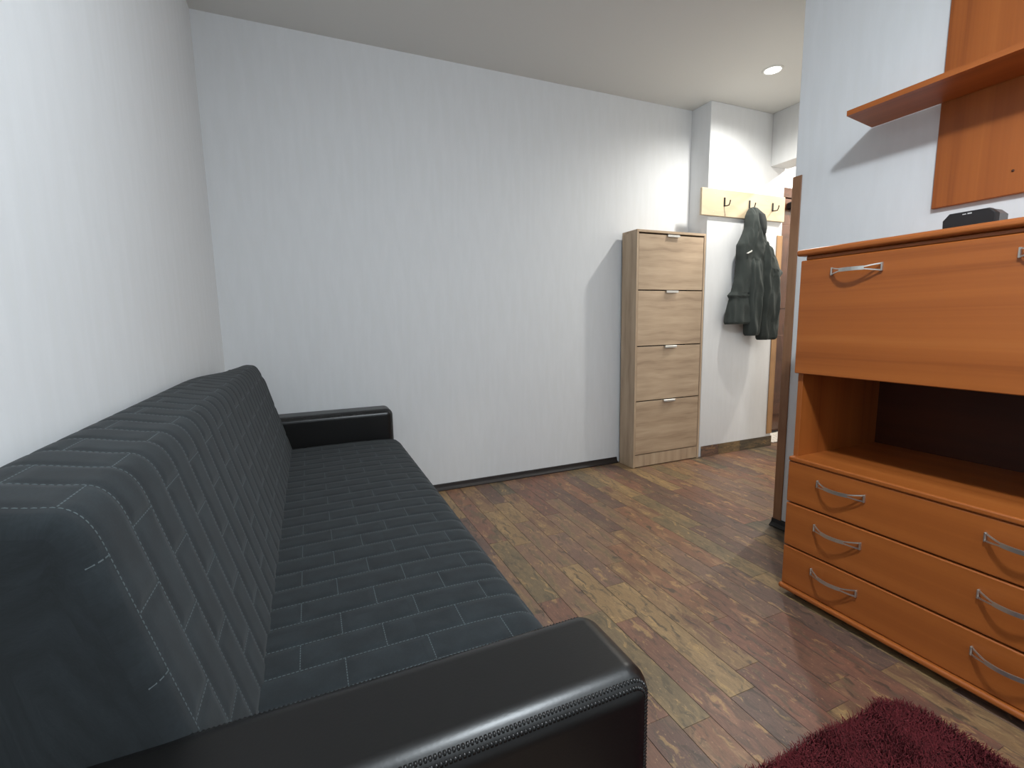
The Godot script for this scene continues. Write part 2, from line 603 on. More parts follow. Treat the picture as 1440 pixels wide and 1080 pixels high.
# ------------------------------------------------------------------ shell
func shell() -> void:
	var H := ROOM_H
	sblock("wall_left", Vector3(-0.15, 0, -0.3), Vector3(0, H, ROOM_Z + 0.15), M.wall)
	sblock("wall_back", Vector3(0, 0, -0.15), Vector3(PIER_X + 0.05, H, 0), M.wall)
	sblock("wall_pier", Vector3(PIER_X, 0, -0.14), Vector3(PIER_R, H, PIER_Z), M.wall, 0.003)
	sblock("wall_lintel", Vector3(HALL_X, 2.17, PIER_Z), Vector3(PIER_R + 0.02, H, WALL_END), M.wall, 0.003)
	sblock("wall_right", Vector3(WALL_X, 0, WALL_END), Vector3(PIER_R + 0.02, H, ROOM_Z), M.wall, 0.003)
	# the near wall, behind the viewer, with an added window, out of view, to lessen the bounce
	sblock("wall_front", Vector3(0, 0, ROOM_Z), Vector3(0.35, H, ROOM_Z + 0.15), M.wall)
	sblock("wall_front", Vector3(2.25, 0, ROOM_Z), Vector3(5.2, H, ROOM_Z + 0.15), M.wall)
	sblock("wall_front", Vector3(0.35, 0, ROOM_Z), Vector3(2.25, 0.85, ROOM_Z + 0.15), M.wall)
	sblock("wall_front", Vector3(0.35, 2.3, ROOM_Z), Vector3(2.25, H, ROOM_Z + 0.15), M.wall)
	var w := struct("added_window_1", rbox(Vector3(1.9, 0.06, 0.09), 0.004), M.white_plastic, Vector3(1.3, 0.88, ROOM_Z + 0.075))
	block("added_window_frame", Vector3(-0.95, 1.36, -0.045), Vector3(0.95, 1.42, 0.045), M.white_plastic, w, 0.004)
	for x in [-0.92, 0.0, 0.92]:
		block("added_window_frame", Vector3(x - 0.03, 0.03, -0.045), Vector3(x + 0.03, 1.36, 0.045), M.white_plastic, w, 0.004, 1)
	var gm := mat(Color(0.9, 0.95, 0.95, 0.08), 0.05)
	gm.transparency = BaseMaterial3D.TRANSPARENCY_ALPHA
	for x in [-0.46, 0.46]:
		block("added_pane", Vector3(x - 0.43, 0.03, -0.003), Vector3(x + 0.43, 1.36, 0.003), gm, w, 0.0)
	sblock("wall_passage", Vector3(PIER_R - 0.1, 0, -0.3), Vector3(5.2, H, -0.15), M.wall)
	sblock("wall_end", Vector3(5.05, 0, -0.15), Vector3(5.2, H, ROOM_Z), M.wall)
	sblock("wall_side", Vector3(PIER_R + 0.02, 0, 1.35), Vector3(5.05, H, 1.5), M.wall)
	sblock("ceiling", Vector3(-0.15, H, -0.3), Vector3(5.2, H + 0.15, ROOM_Z + 0.15), M.ceiling)
	# skirtings: a coved dark strip
	cove("baseboard_back", Vector3(0.0, 0, 0), Vector3(PIER_X - 0.625, 0, 0), Vector3(0, 0, 1), M.skirting)
	cove("baseboard_left", Vector3(0, 0, 0.02), Vector3(0, 0, ROOM_Z), Vector3(1, 0, 0), M.skirting)
	cove("baseboard_right", Vector3(WALL_X, 0, 1.236), Vector3(WALL_X, 0, ROOM_Z), Vector3(-1, 0, 0), M.black)
	# ragged torn end of the black skirting at the wall corner
	var rg := SurfaceTool.new()
	rg.begin(Mesh.PRIMITIVE_TRIANGLES)
	for q in [[0.0, 0.03, 0.012], [0.008, 0.022, 0.02], [0.003, 0.034, 0.008], [-0.006, 0.012, 0.016]]:
		add_bar(rg, Vector3(WALL_X - 0.006 - q[0], 0.004 + q[2] * 0.3, WALL_END + 0.004), Vector3(WALL_X - 0.01 - q[0] * 1.6, q[1], WALL_END - 0.016 - q[2]), 0.012, 0.008, Vector3(0.3, 1, 0))
	var rag := obj("torn_end", rg.commit(), M.black, get_node("baseboard_right"))
	rag.set_meta("label", "ragged torn end of the black skirting")
	# wooden corner guards
	var g1 := struct("trim_1", rbox(Vector3(0.006, 1.66, 0.04), 0.0015, 1), M.guard, Vector3(WALL_X - 0.003, 0.035 + 0.83, WALL_END + 0.018))
	block("corner_leg", Vector3(-0.003, -0.83, -0.024), Vector3(0.036, 0.83, -0.018), M.guard, g1, 0.001, 1)
	var g2 := struct("trim_2", rbox(Vector3(0.055, 1.57, 0.006), 0.0015, 1), M.guard_light, Vector3(PIER_R - 0.0275, 0.105 + 0.785, PIER_Z + 0.003))
	block("corner_leg", Vector3(0.0275, -0.785, -0.04), Vector3(0.033, 0.785, 0.003), M.guard_light, g2, 0.001, 1)
	# skirting of the pier, cut from floor planks
	var bp := struct("baseboard_pier", rbox(Vector3(PIER_R - PIER_X - 0.02, 0.08, 0.004), 0.0, 0), M.skirting, Vector3((PIER_X + PIER_R + 0.02) * 0.5, 0.04, PIER_Z + 0.002))
	var xs := [PIER_X + 0.015, 3.27, 3.50, PIER_R + 0.004]
	var vs := [1, 3, 5]
	for k in 3:
		var lo := Vector3(xs[k], 0.001, PIER_Z + 0.004)
		var hi := Vector3(xs[k + 1] - 0.001, 0.084, PIER_Z + 0.008)
		var pc := (lo + hi) * 0.5 - bp.position
		obj("plank", plank_mesh(Vector3(hi.x - lo.x, hi.y - lo.y, 0.004), 0, 1), M.planks[vs[k]], bp, pc)
	# the door at the end of the passage
	var d := struct("door_1", rbox(Vector3(0.80, 2.05, 0.04), 0.003, 1), M.door, Vector3(4.38, 1.03, -0.128))
	block("door_frame", Vector3(-0.49, -1.03, -0.02), Vector3(-0.405, 1.11, 0.03), M.door, d, 0.003, 1)
	block("door_frame", Vector3(0.405, -1.03, -0.02), Vector3(0.49, 1.11, 0.03), M.door, d, 0.003, 1)
	block("door_frame", Vector3(-0.405, 1.03, -0.02), Vector3(0.405, 1.11, 0.03), M.door, d, 0.003, 0)
	for y in [-0.5, 0.45]:
		block("raised_panel", Vector3(-0.28, y - 0.36, 0.018), Vector3(0.28, y + 0.36, 0.028), M.door, d, 0.008, 1)
	block("threshold", Vector3(-0.405, -1.029, 0.021), Vector3(0.405, -1.01, 0.045), M.black, d, 0.002)
	block("door_closer", Vector3(-0.12, 0.93, 0.02), Vector3(0.14, 0.99, 0.075), mat(Color(0.12, 0.11, 0.11), 0.4, 0.4), d, 0.01)
	var hd := obj("door_handle", tube([Vector3(0.34, 0.0, 0.02), Vector3(0.34, 0.0, 0.06), Vector3(0.30, 0.0, 0.065), Vector3(0.22, -0.005, 0.065)], 0.009), M.nickel, d)
	hd.set_meta("label", "nickel lever handle")

func cove(called: String, a: Vector3, b: Vector3, out: Vector3, m: Material) -> void:
	# section in (out, y): low coved strip with a thin lip on the floor
	var sec := [Vector2(0, 0.04), Vector2(0.005, 0.04), Vector2(0.007, 0.036), Vector2(0.0085, 0.02), Vector2(0.014, 0.011), Vector2(0.024, 0.006), Vector2(0.026, 0.001), Vector2(0, 0.0005)]
	var P := PackedVector3Array()
	var T := PackedVector2Array()
	for e in [a, b]:
		for k in sec.size():
			P.append(e - a + out * sec[k].x + Vector3.UP * sec[k].y)
			T.append(Vector2(0.0 if e == a else 4.0, sec[k].y))
	var flip := out.cross(Vector3.UP).dot(b - a) > 0.0
	struct(called, grid_mesh(P, T, 2, sec.size(), not flip, true), m, a)

# ------------------------------------------------------------------ floor
# A plank: u across, v along (axis `along`), `up` its face axis.
func plank_mesh(s: Vector3, along: int, _up: int) -> ArrayMesh:
	var st := SurfaceTool.new()
	st.begin(Mesh.PRIMITIVE_TRIANGLES)
	add_box(st, Vector3.ZERO, s, 0.0008, 0)
	var m := st.commit()
	var arr := m.surface_get_arrays(0)
	var V: PackedVector3Array = arr[Mesh.ARRAY_VERTEX]
	var T: PackedVector2Array = arr[Mesh.ARRAY_TEX_UV]
	var across := 2 - along if along != 1 else 0
	if along == 0:
		across = 1
	var flipv := rng.randf() < 0.5
	var start := rng.randf() * maxf(0.0, 1.0 - s[along] / 0.8)
	for k in V.size():
		var v := V[k][along] / s[along] + 0.5
		T[k] = Vector2(V[k][across] / s[across] + 0.5, start + (1.0 - v if flipv else v) * minf(1.0, s[along] / 0.8))
	arr[Mesh.ARRAY_TEX_UV] = T
	var out := ArrayMesh.new()
	out.add_surface_from_arrays(Mesh.PRIMITIVE_TRIANGLES, arr)
	return out

func floor_planks() -> void:
	var base_m := mat(Color(0.30, 0.24, 0.19), 0.6)
	var fl := struct("floor", rbox(Vector3(5.35, 0.1, 4.85), 0.0, 0), base_m, Vector3(2.525, -0.053, 2.125))
	var ends := {-1: [0.31, 0.82, 1.344], 0: [0.46, 0.888, 1.482], 1: [0.37, 0.66, 1.153, 1.563], 2: [0.26, 0.857, 1.36, 1.968], 3: [0.18, 0.64, 1.22, 1.9], 4: [0.446, 1.08, 1.695], 5: [0.3, 0.96, 1.485, 2.05], 6: [0.6, 1.18, 1.76], 7: [0.15, 0.72, 1.42], 8: [0.4, 0.91, 1.55], 9: [0.62, 1.09, 1.66]}
	var last := -1
	for k in range(-13, 40):
		var x0 := 1.233 + k * 0.0975
		var x1 := x0 + 0.0975
		var za := 0.0
		var zb := 3.35
		if x0 > WALL_X + 0.02:
			zb = WALL_END + 0.02
		if x0 > PIER_R:
			za = -0.15
			zb = 1.36
		if x1 < 0.3:
			za = 2.2       # behind the sofa nothing shows
		var z := za
		var list: Array = ends.get(k, [])
		var i := 0
		while z < zb - 0.01:
			var e := z + rng.randf_range(0.38, 0.72)
			if i < list.size():
				e = list[i]
				i += 1
			if e > zb - 0.15:
				e = zb
			var v := rng.randi() % 12
			if v == last:
				v = (v + 5) % 12
			last = v
			var sz := Vector3(x1 - x0 - 0.0006, 0.006, e - z - 0.0006)
			obj("plank", plank_mesh(sz, 2, 1), M.planks[v], fl, Vector3((x0 + x1) * 0.5, -0.003, (z + e) * 0.5) - fl.position)
			z = e

# ------------------------------------------------------------------ sofa
var q_sec: PackedVector2Array      # section points (x, y)
var q_nrm: PackedVector2Array
var q_len: PackedFloat32Array
var q_z0 := 0.0
var q_z1 := 0.0
var q_r := 0.0
var q_row := 0.0
var q_s0 := 0.0
var q_par := 0
var q_far := 0.0
const ROW := 0.077
const HALF := 0.0795

func section(points: Array, step: float) -> void:
	var c := Curve2D.new()
	for p in points:
		c.add_point(p[0], p[1], p[2])
	c.bake_interval = 0.002
	var n := int(c.get_baked_length() / step)
	q_sec = PackedVector2Array()
	q_len = PackedFloat32Array()
	for k in n + 1:
		q_sec.append(c.sample_baked(c.get_baked_length() * k / n))
		q_len.append(c.get_baked_length() * k / n)
	q_nrm = PackedVector2Array()
	for k in n + 1:
		var d := (q_sec[mini(k + 1, n)] - q_sec[maxi(k - 1, 0)]).normalized()
		q_nrm.append(Vector2(d.y, -d.x))

func seam_depth(s: float, z: float) -> float:
	var rk := (z - q_row) / ROW
	var i := int(floor(rk))
	var dz := minf(rk - i, 1.0 - (rk - i)) * ROW
	var off := q_s0 + (HALF if posmod(i, 2) == q_par else 0.0)
	var sk := (s - off) / (HALF * 2)
	var ds := minf(sk - floor(sk), 1.0 - (sk - floor(sk))) * HALF * 2
	var d := minf(dz, ds)
	return -0.0028 * exp(-d * d / (0.0085 * 0.0085))

func q_at(s: float, z: float, lift := 0.0) -> Vector3:
	var L := q_len[q_len.size() - 1]
	var f := clampf(s / L, 0, 1) * (q_sec.size() - 1)
	var i := mini(int(f), q_sec.size() - 2)
	var p := q_sec[i].lerp(q_sec[i + 1], f - i)
	var n := q_nrm[i].lerp(q_nrm[i + 1], f - i).normalized()
	var e := minf(z - q_z0, q_z1 - z)
	var inset := 0.0
	if e < q_r:
		var t := 1.0 - maxf(e, 0.0) / q_r
		inset = q_r * (1.0 - sqrt(maxf(0.0, 1.0 - t * t)))
	if q_far > 0.0:      # towards the far end the back of the rounded top sinks a little
		inset += 0.009 * smoothstep(0.40, 0.48, s) * (1.0 - smoothstep(0.62, 0.7, s)) * (1.0 - smoothstep(0.2, 0.55, z))
		inset += q_far * smoothstep(0.54, 0.62, s) * (1.0 - smoothstep(0.72, 0.95, s)) * (1.0 - smoothstep(0.25, 1.1, z))
	var h := seam_depth(s, z) - inset + lift
	p += n * h
	return Vector3(p.x, p.y, z)

func quilt(called: String, parent: Node, at_label: String) -> void:
	var zs := []
	var z := q_z0
	while z < q_z1 - 0.0001:
		zs.append(z)
		var e := minf(z - q_z0, q_z1 - z)
		z += 0.0025 if e < q_r * 0.6 else 0.0055
	zs.append(q_z1)
	var P := PackedVector3Array()
	var T := PackedVector2Array()
	for zz in zs:
		for k in q_len.size():
			P.append(q_at(q_len[k], zz))
			T.append(Vector2(q_len[k], zz))
	var o := obj(called, grid_mesh(P, T, zs.size(), q_len.size(), true, true), M.fabric, parent)
	o.set_meta("label", at_label)
	# stitches
	var st := SurfaceTool.new()
	st.begin(Mesh.PRIMITIVE_TRIANGLES)
	var L := q_len[q_len.size() - 1]
	var i0 := int(ceil((q_z0 + 0.004 - q_row) / ROW))
	var i1 := int(floor((q_z1 - 0.004 - q_row) / ROW))
	for i in range(i0, i1 + 1):
		var zz := q_row + i * ROW
		var s := 0.01
		while s < L - 0.02:
			stitch(st, s, zz, s + 0.0052, zz)
			s += 0.0075
	for i in range(i0 - 1, i1 + 1):
		var za := maxf(q_row + i * ROW, q_z0 + 0.003)
		var zb := minf(q_row + (i + 1) * ROW, q_z1 - 0.003)
		var off := q_s0 + (HALF if posmod(i, 2) == q_par else 0.0)
		for j in range(-6, 12):
			var s := off + j * HALF * 2
			if s < 0.02 or s > L - 0.02:
				continue
			var zz := za + 0.001
			while zz < zb - 0.005:
				stitch(st, s, zz, s, zz + 0.0052)
				zz += 0.0075
	var t := obj("stitching", st.commit(), M.thread, o)
	t.set_meta("kind", "stuff")
	t.set_meta("label", "pale brick-pattern quilting stitches")

func stitch(st: SurfaceTool, s0: float, z0: float, s1: float, z1: float) -> void:
	var a := q_at(s0, z0, 0.0003)
	var b := q_at(s1, z1, 0.0003)
	var n := (q_at((s0 + s1) * 0.5, (z0 + z1) * 0.5, 0.01) - (a + b) * 0.5).normalized()
	var d := (b - a).normalized()
	var w := n.cross(d).normalized() * 0.0008
	var top := (a + b) * 0.5 + n * 0.0009
	# a flat-topped little thread: four slopes
	var q := [a - w, b - w, b + w, a + w]
	for k in 4:
		var p0: Vector3 = q[k]
		var p1: Vector3 = q[(k + 1) % 4]
		var nn := (p1 - p0).cross(top - p0)
		if nn.dot(n) < 0.0:
			var sw := p0
			p0 = p1
			p1 = sw
			nn = -nn
		for p in [p0, top, p1]:
			st.set_normal(n)
			st.add_vertex(p)

func sofa() -> void:
	var t := thing("sofa_bed", "long dark slate sofa bed with brick-pattern quilting and black faux leather arms", "sofa", Vector3(0, 0, 0))
	# seat: from behind the backrest over the top, down the rounded front
	q_z0 = 0.203
	q_z1 = 2.197
	q_r = 0.035
	section([[Vector2(0.12, 0.425), Vector2.ZERO, Vector2.ZERO], [Vector2(0.60, 0.430), Vector2(-0.15, 0), Vector2(0.1, 0)], [Vector2(0.785, 0.424), Vector2(-0.05, 0.003), Vector2(0.035, -0.002)], [Vector2(0.845, 0.37), Vector2(0, 0.032), Vector2(0, -0.03)], [Vector2(0.835, 0.25), Vector2(0.004, 0.04), Vector2.ZERO]], 0.0055)
	flip_sec()
	q_row = 2.02 - ROW * 26
	q_s0 = arc_at_x(0.433)
	q_par = 0
	# the row from 1.943 to 2.020 is row 25 and has its short seams at x = 0.433
	q_par = 0
	quilt("seat", t, "dark slate quilted seat mattress")
	# backrest: up the slanted front, over the rounded top, down behind
	q_z0 = 0.205
	q_z1 = 2.222
	q_r = 0.027
	section([[Vector2(0.306, 0.385), Vector2.ZERO, Vector2.ZERO], [Vector2(0.194, 0.812), Vector2(0.030, -0.118), Vector2(-0.008, 0.034)], [Vector2(0.145, 0.876), Vector2(0.030, -0.002), Vector2(-0.03, 0.003)], [Vector2(0.060, 0.890), Vector2(0.03, -0.002), Vector2(-0.024, 0.0015)], [Vector2(0.013, 0.85), Vector2(0, 0.022), Vector2(0, -0.03)], [Vector2(0.03, 0.40), Vector2(0, 0.1), Vector2.ZERO]], 0.0055)
	flip_sec()
	q_far = 0.036
	q_row = 2.198 - ROW * 27
	q_s0 = arc_at_y(0.807)
	q_par = 0
	quilt("backrest", t, "dark slate quilted backrest")
	# frame and legs
	block("frame", Vector3(0.06, 0.12, 0.21), Vector3(0.80, 0.27, 2.19), M.black, t, 0.01)
	for p in [Vector3(0.12, 0, 0.3), Vector3(0.74, 0, 0.3), Vector3(0.12, 0, 2.1), Vector3(0.74, 0, 2.1)]:
		obj("leg", lathe([Vector2(0.0, 0.12), Vector2(0.025, 0.12), Vector2(0.02, 0.0), Vector2(0.0, 0.0)], 16), M.black, t, p)
	arm(t, 0.03, 0.20)
	arm(t, 2.20, 2.372)

func flip_sec() -> void:
	# normals must point outwards (to the upper right of the section)
	var mid := Vector2.ZERO
	for p in q_sec:
		mid += p
	mid /= q_sec.size()
	var sgn := 0.0
	for k in q_sec.size():
		sgn += q_nrm[k].dot(q_sec[k] - mid)
	if sgn < 0.0:
		for k in q_nrm.size():
			q_nrm[k] = -q_nrm[k]

func arc_at_x(x: float) -> float:
	for k in q_sec.size():
		if q_sec[k].x >= x:
			return q_len[k]
	return 0.0

func arc_at_y(y: float) -> float:
	for k in q_sec.size():
		if q_sec[k].y >= y:
			return q_len[k]
	return 0.0

func arm(parent: Node, z0: float, z1: float) -> void:
	var lo := Vector3(0.045, 0.05, z0)
	var hi := Vector3(0.815, 0.585, z1)
	var a := obj("armrest", round_box(hi - lo, 0.036, 6), M.leather, parent, (lo + hi) * 0.5)
	a.set_meta("label", "black faux leather armrest")
	# double-stitched seam round both top edges and down the front
	for side in [-1.0, 1.0]:
		var zc: float = (hi.z if side > 0 else lo.z) - a.position.z
		var st := SurfaceTool.new()
		st.begin(Mesh.PRIMITIVE_TRIANGLES)
		var path := []
		var r := 0.036
		var h := (hi - lo) * 0.5
		# the line runs on the rounded edge, tilted 52 degrees from the top towards the side
		var tilt := deg_to_rad(50)
		var dn: float = sin(tilt) * side
		var du := cos(tilt)
		var base := Vector3(0, h.y - r + r * du, zc - side * r + dn * r)
		var x := -h.x + 0.03
		while x < h.x - r:
			path.append([Vector3(x, base.y, base.z), Vector3(0, du, dn)])
			x += 0.0055
		for k in 9:
			var an := PI / 2 * k / 8.0
			path.append([Vector3(h.x - r + sin(an) * r * du, h.y - r + cos(an) * r * du, base.z), Vector3(sin(an) * du, cos(an) * du, dn)])
		var y := h.y - r - 0.0055
		while y > -h.y + 0.06:
			path.append([Vector3(h.x - r + r * du, y, base.z), Vector3(du, 0, dn)])
			y -= 0.0055
		for k in path.size():
			var p: Vector3 = path[k][0]
			var n: Vector3 = path[k][1]
			var nx: Vector3 = path[mini(k + 1, path.size() - 1)][0] - path[maxi(k - 1, 0)][0]
			nx = nx.normalized()
			var w := n.cross(nx).normalized()
			for off in [-0.0042, 0.0042]:
				bump(st, p + w * off + n * 0.0002, nx, w, n, 0.0030, 0.0038, 0.0015)
		var s := obj("seam", st.commit(), M.leather_seam, a)
		s.set_meta("label", "double row of puckered stitching")
		s.set_meta("kind", "stuff")

func bump(st: SurfaceTool, c: Vector3, x: Vector3, w: Vector3, n: Vector3, lx: float, lw: float, h: float) -> void:
	var ring := []
	for k in 6:
		var a := TAU * k / 6
		ring.append([c + x * cos(a) * lx + w * sin(a) * lw - n * 0.0008, (x * cos(a) + w * sin(a) + n * 0.35).normalized()])
	var top := [c + n * h, n]
	for k in 6:
		var tri := [ring[k], top, ring[(k + 1) % 6]]
		if (tri[1][0] - tri[0][0]).cross(tri[2][0] - tri[0][0]).dot(n) > 0.0:
			tri.reverse()
		for v in tri:
			st.set_normal(v[1])
			st.add_vertex(v[0])

# ------------------------------------------------------------------ secretary cabinet
func bow_handle(parent: Node, at: Vector3, len_: float) -> void:
	# a flat strap bowed out towards -x, its ends open triangles
	var st := SurfaceTool.new()
	st.begin(Mesh.PRIMITIVE_TRIANGLES)
	var n := 24
	var pt := func(t: float) -> Vector3:
		var b: float = pow(sin(PI * t), 0.85)
		return Vector3(-0.004 - 0.031 * b, 0, (t - 0.5) * len_)
	for k in n:
		var t0 := float(k) / n
		var t1 := float(k + 1) / n
		var a: Vector3 = pt.call(t0)
		var b: Vector3 = pt.call(t1)
		var up := Vector3(1, 0, 0)
		var spread := func(t: float) -> float: return maxf(0.0, absf(t - 0.5) - 0.26) / 0.24
		var s0: float = spread.call(t0)
		var s1: float = spread.call(t1)
		if s0 <= 0.001 and s1 <= 0.001:
			add_bar(st, a, b, 0.0118, 0.0038, up)
		else:
			for sg in [-1.0, 1.0]:
				add_bar(st, a + Vector3.UP * sg * (0.0034 + s0 * 0.0068), b + Vector3.UP * sg * (0.0034 + s1 * 0.0068), 0.0037, 0.0034, up)
	for sg in [-1.0, 1.0]:
		add_box(st, Vector3(-0.004, 0, sg * (len_ * 0.5 + 0.0015)), Vector3(0.009, 0.026, 0.0045), 0.001)
	var h := obj("handle", st.commit(), M.nickel, parent, at)
	h.set_meta("label", "bowed satin metal handle")

func secretary() -> void:
	var Z0 := 1.672
	var Z1 := 2.502
	var X := 2.02
	var t := thing("secretary_cabinet", "orange-brown wooden secretary cabinet with drop flap, open niche and three drawers", "cabinet", Vector3(X, 0, (Z0 + Z1) * 0.5))
	var o := t.position
	var W = M.cherry
	var bl := func(called: String, lo: Vector3, hi: Vector3, m: Material, b: float, grain: int) -> MeshInstance3D:
		return block(called, lo - o, hi - o, m, t, b, grain)
	var XB := 2.503
	# carcass
	bl.call("side_panel", Vector3(X + 0.019, 0.03, Z0 + 0.002), Vector3(XB, 1.25, Z0 + 0.02), W, 0.001, 1)
	bl.call("side_panel", Vector3(X + 0.019, 0.03, Z1 - 0.02), Vector3(XB, 1.25, Z1 - 0.002), W, 0.001, 1)
	bl.call("back_panel", Vector3(XB - 0.006, 0.03, Z0 + 0.02), Vector3(XB, 1.25, Z1 - 0.02), M.cherry_dark, 0.0, 2)  # darkened laminate: the deep shade of the niche is put into its colour
	bl.call("shelf_board", Vector3(X + 0.022, 0.858, Z0 + 0.02), Vector3(XB - 0.006, 0.876, Z1 - 0.02), W, 0.001, 2)
	bl.call("top_rail", Vector3(X + 0.012, 1.2495, Z0 + 0.008), Vector3(XB, 1.264, Z1 - 0.008), W, 0.003, 2)
	var lo := Vector3(X - 0.012, 1.264, Z0 - 0.014)
	var hi := Vector3(XB + 0.01, 1.286, Z1 + 0.014)
	obj("top_board", round_box(hi - lo, 0.0095, 4, 2), W, t, (lo + hi) * 0.5 - o)
	# niche floor
	lo = Vector3(X - 0.004, 0.527, Z0)
	hi = Vector3(XB - 0.006, 0.545, Z1)
	obj("niche_shelf", round_box(hi - lo, 0.006, 3, 2), W, t, (lo + hi) * 0.5 - o)
	# flap
	lo = Vector3(X, 0.853, Z0 - 0.001)
	hi = Vector3(X + 0.018, 1.2485, Z1 + 0.001)
	var flap: MeshInstance3D = bl.call("flap", lo, hi, W, 0.0025, 2)
	for z in [1.858, 2.310]:
		bow_handle(flap, Vector3(X, 1.202, z) - (lo + hi) * 0.5, 0.147)
	# drawers
	var ys := [[0.371, 0.5255, 0.4715], [0.2015, 0.3665, 0.310], [0.046, 0.1965, 0.1435]]
	for q in ys:
		lo = Vector3(X, q[0], Z0 - 0.001)
		hi = Vector3(X + 0.018, q[1], Z1 + 0.001)
		var d := obj("drawer", round_box(hi - lo, 0.005, 3, 2), W, t, (lo + hi) * 0.5 - o)
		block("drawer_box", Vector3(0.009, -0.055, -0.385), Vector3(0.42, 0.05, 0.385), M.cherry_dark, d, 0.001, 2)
		for z in [1.862, 2.312]:
			bow_handle(d, Vector3(X, q[2], z) - (lo + hi) * 0.5, 0.15)
	# bottom moulding and feet
	lo = Vector3(X - 0.012, 0.026, Z0 - 0.006)
	hi = Vector3(XB, 0.045, Z1 + 0.006)
	obj("bottom_board", round_box(hi - lo, 0.008, 4, 2), W, t, (lo + hi) * 0.5 - o)
	for p in [Vector3(X + 0.05, 0.013, Z0 + 0.06), Vector3(X + 0.05, 0.013, Z1 - 0.06), Vector3(XB - 0.05, 0.013, Z0 + 0.06), Vector3(XB - 0.05, 0.013, Z1 - 0.06), Vector3(X + 0.05, 0.013, (Z0 + Z1) * 0.5)]:
		obj("foot", rbox(Vector3(0.05, 0.026, 0.05), 0.003), M.black, t, p - o)

func wall_shelf() -> void:
	var t := thing("wall_shelf", "orange-brown wall shelf on an upright back panel above the secretary cabinet", "shelf", Vector3(WALL_X, 1.79, 2.05))
	var o := t.position
	block("back_panel", Vector3(WALL_X - 0.020, 1.432, 1.800) - o, Vector3(WALL_X - 0.001, 2.30, 2.300) - o, M.cherry, t, 0.002, 1)
	# plank with a slanted end
	var st := SurfaceTool.new()
	st.begin(Mesh.PRIMITIVE_TRIANGLES)
	var poly := [Vector2(2.300, 1.612), Vector2(2.508, 1.580), Vector2(2.508, 2.52), Vector2(2.300, 2.488)]
	var y0 := 1.788
	var y1 := 1.806
	var cen := Vector2(2.41, 2.05)
	for k in 4:
		var a: Vector2 = poly[k]
		var b: Vector2 = poly[(k + 1) % 4]
		var nn := Vector2((b - a).y, -(b - a).x).normalized()
		if nn.dot((a + b) * 0.5 - cen) < 0.0:
			nn = -nn
		face(st, [Vector3(a.x, y0, a.y) - o, Vector3(b.x, y0, b.y) - o, Vector3(b.x, y1, b.y) - o, Vector3(a.x, y1, a.y) - o], Vector3(nn.x, 0, nn.y), 2, Vector2.ZERO, Vector3.ZERO)
	for e in [[y0, -1.0], [y1, 1.0]]:
		var q := []
		for p in poly:
			q.append(Vector3(p.x, e[0], p.y) - o)
		face(st, q, Vector3(0, e[1], 0), 2, Vector2(0.4, 0.1), Vector3.ZERO)
	obj("shelf_board", st.commit(), M.cherry, t)
	# two covers of the fixing screws
	for p in [Vector3(WALL_X - 0.0215, 1.505, 2.012)]:
		var s := obj("screw_cap", lathe([Vector2(0.0001, 0.002), Vector2(0.003, 0.0015), Vector2(0.004, 0.0)], 12), M.cherry_dark, t, p - o)
		s.rotation = Vector3(0, 0, PI / 2)

# ------------------------------------------------------------------ shoe cabinet
func shoe_cabinet() -> void:
	var X0 := 2.463
	var X1 := 3.068
	var D := 0.19
	var H := 1.647
	var t := thing("shoe_cabinet", "tall narrow pale oak shoe cabinet with four tilting flaps and metal tab handles", "shoe cabinet", Vector3((X0 + X1) * 0.5, 0, 0.1))
	var o := t.position
	var Zb := 0.028
	block("side_panel", Vector3(X0, 0.002, Zb) - o, Vector3(X0 + 0.016, H - 0.016, D) - o, M.oak, t, 0.001, 1)
	block("side_panel", Vector3(X1 - 0.016, 0.002, Zb) - o, Vector3(X1, H - 0.016, D) - o, M.oak, t, 0.001, 1)
	block("top_board", Vector3(X0, H - 0.016, Zb) - o, Vector3(X1, H, D) - o, M.oak, t, 0.001, 0)
	block("back_panel", Vector3(X0 + 0.016, 0.05, Zb) - o, Vector3(X1 - 0.016, H - 0.016, Zb + 0.004) - o, M.black, t, 0.0, 0)
	block("plinth", Vector3(X0 + 0.0165, 0.006, D - 0.020) - o, Vector3(X1 - 0.0165, 0.092, D - 0.003) - o, M.oak, t, 0.001, 1)
	block("bottom_board", Vector3(X0 + 0.0165, 0.07, Zb + 0.004) - o, Vector3(X1 - 0.0165, 0.086, D - 0.021) - o, M.oak, t, 0.001, 0)
	var ys := [0.098, 0.4835, 0.870, 1.252, 1.6275]
	for k in 4:
		var lo := Vector3(X0 + 0.0175, ys[k], D - 0.017)
		var hi := Vector3(X1 - 0.0205, ys[k + 1] - 0.008, D - 0.001)
		var f := block("flap", lo - o, hi - o, M.oak, t, 0.001, 0)
		var st := SurfaceTool.new()
		st.begin(Mesh.PRIMITIVE_TRIANGLES)
		var top := (hi.y - lo.y) * 0.5
		add_box(st, Vector3(0, top + 0.0012, 0.008), Vector3(0.105, 0.002, 0.030), 0.0006)
		add_box(st, Vector3(0, top - 0.0055, 0.0225), Vector3(0.105, 0.0145, 0.002), 0.0006)
		var h := obj("handle", st.commit(), M.alu, f)
		h.set_meta("label", "bent aluminium tab handle")

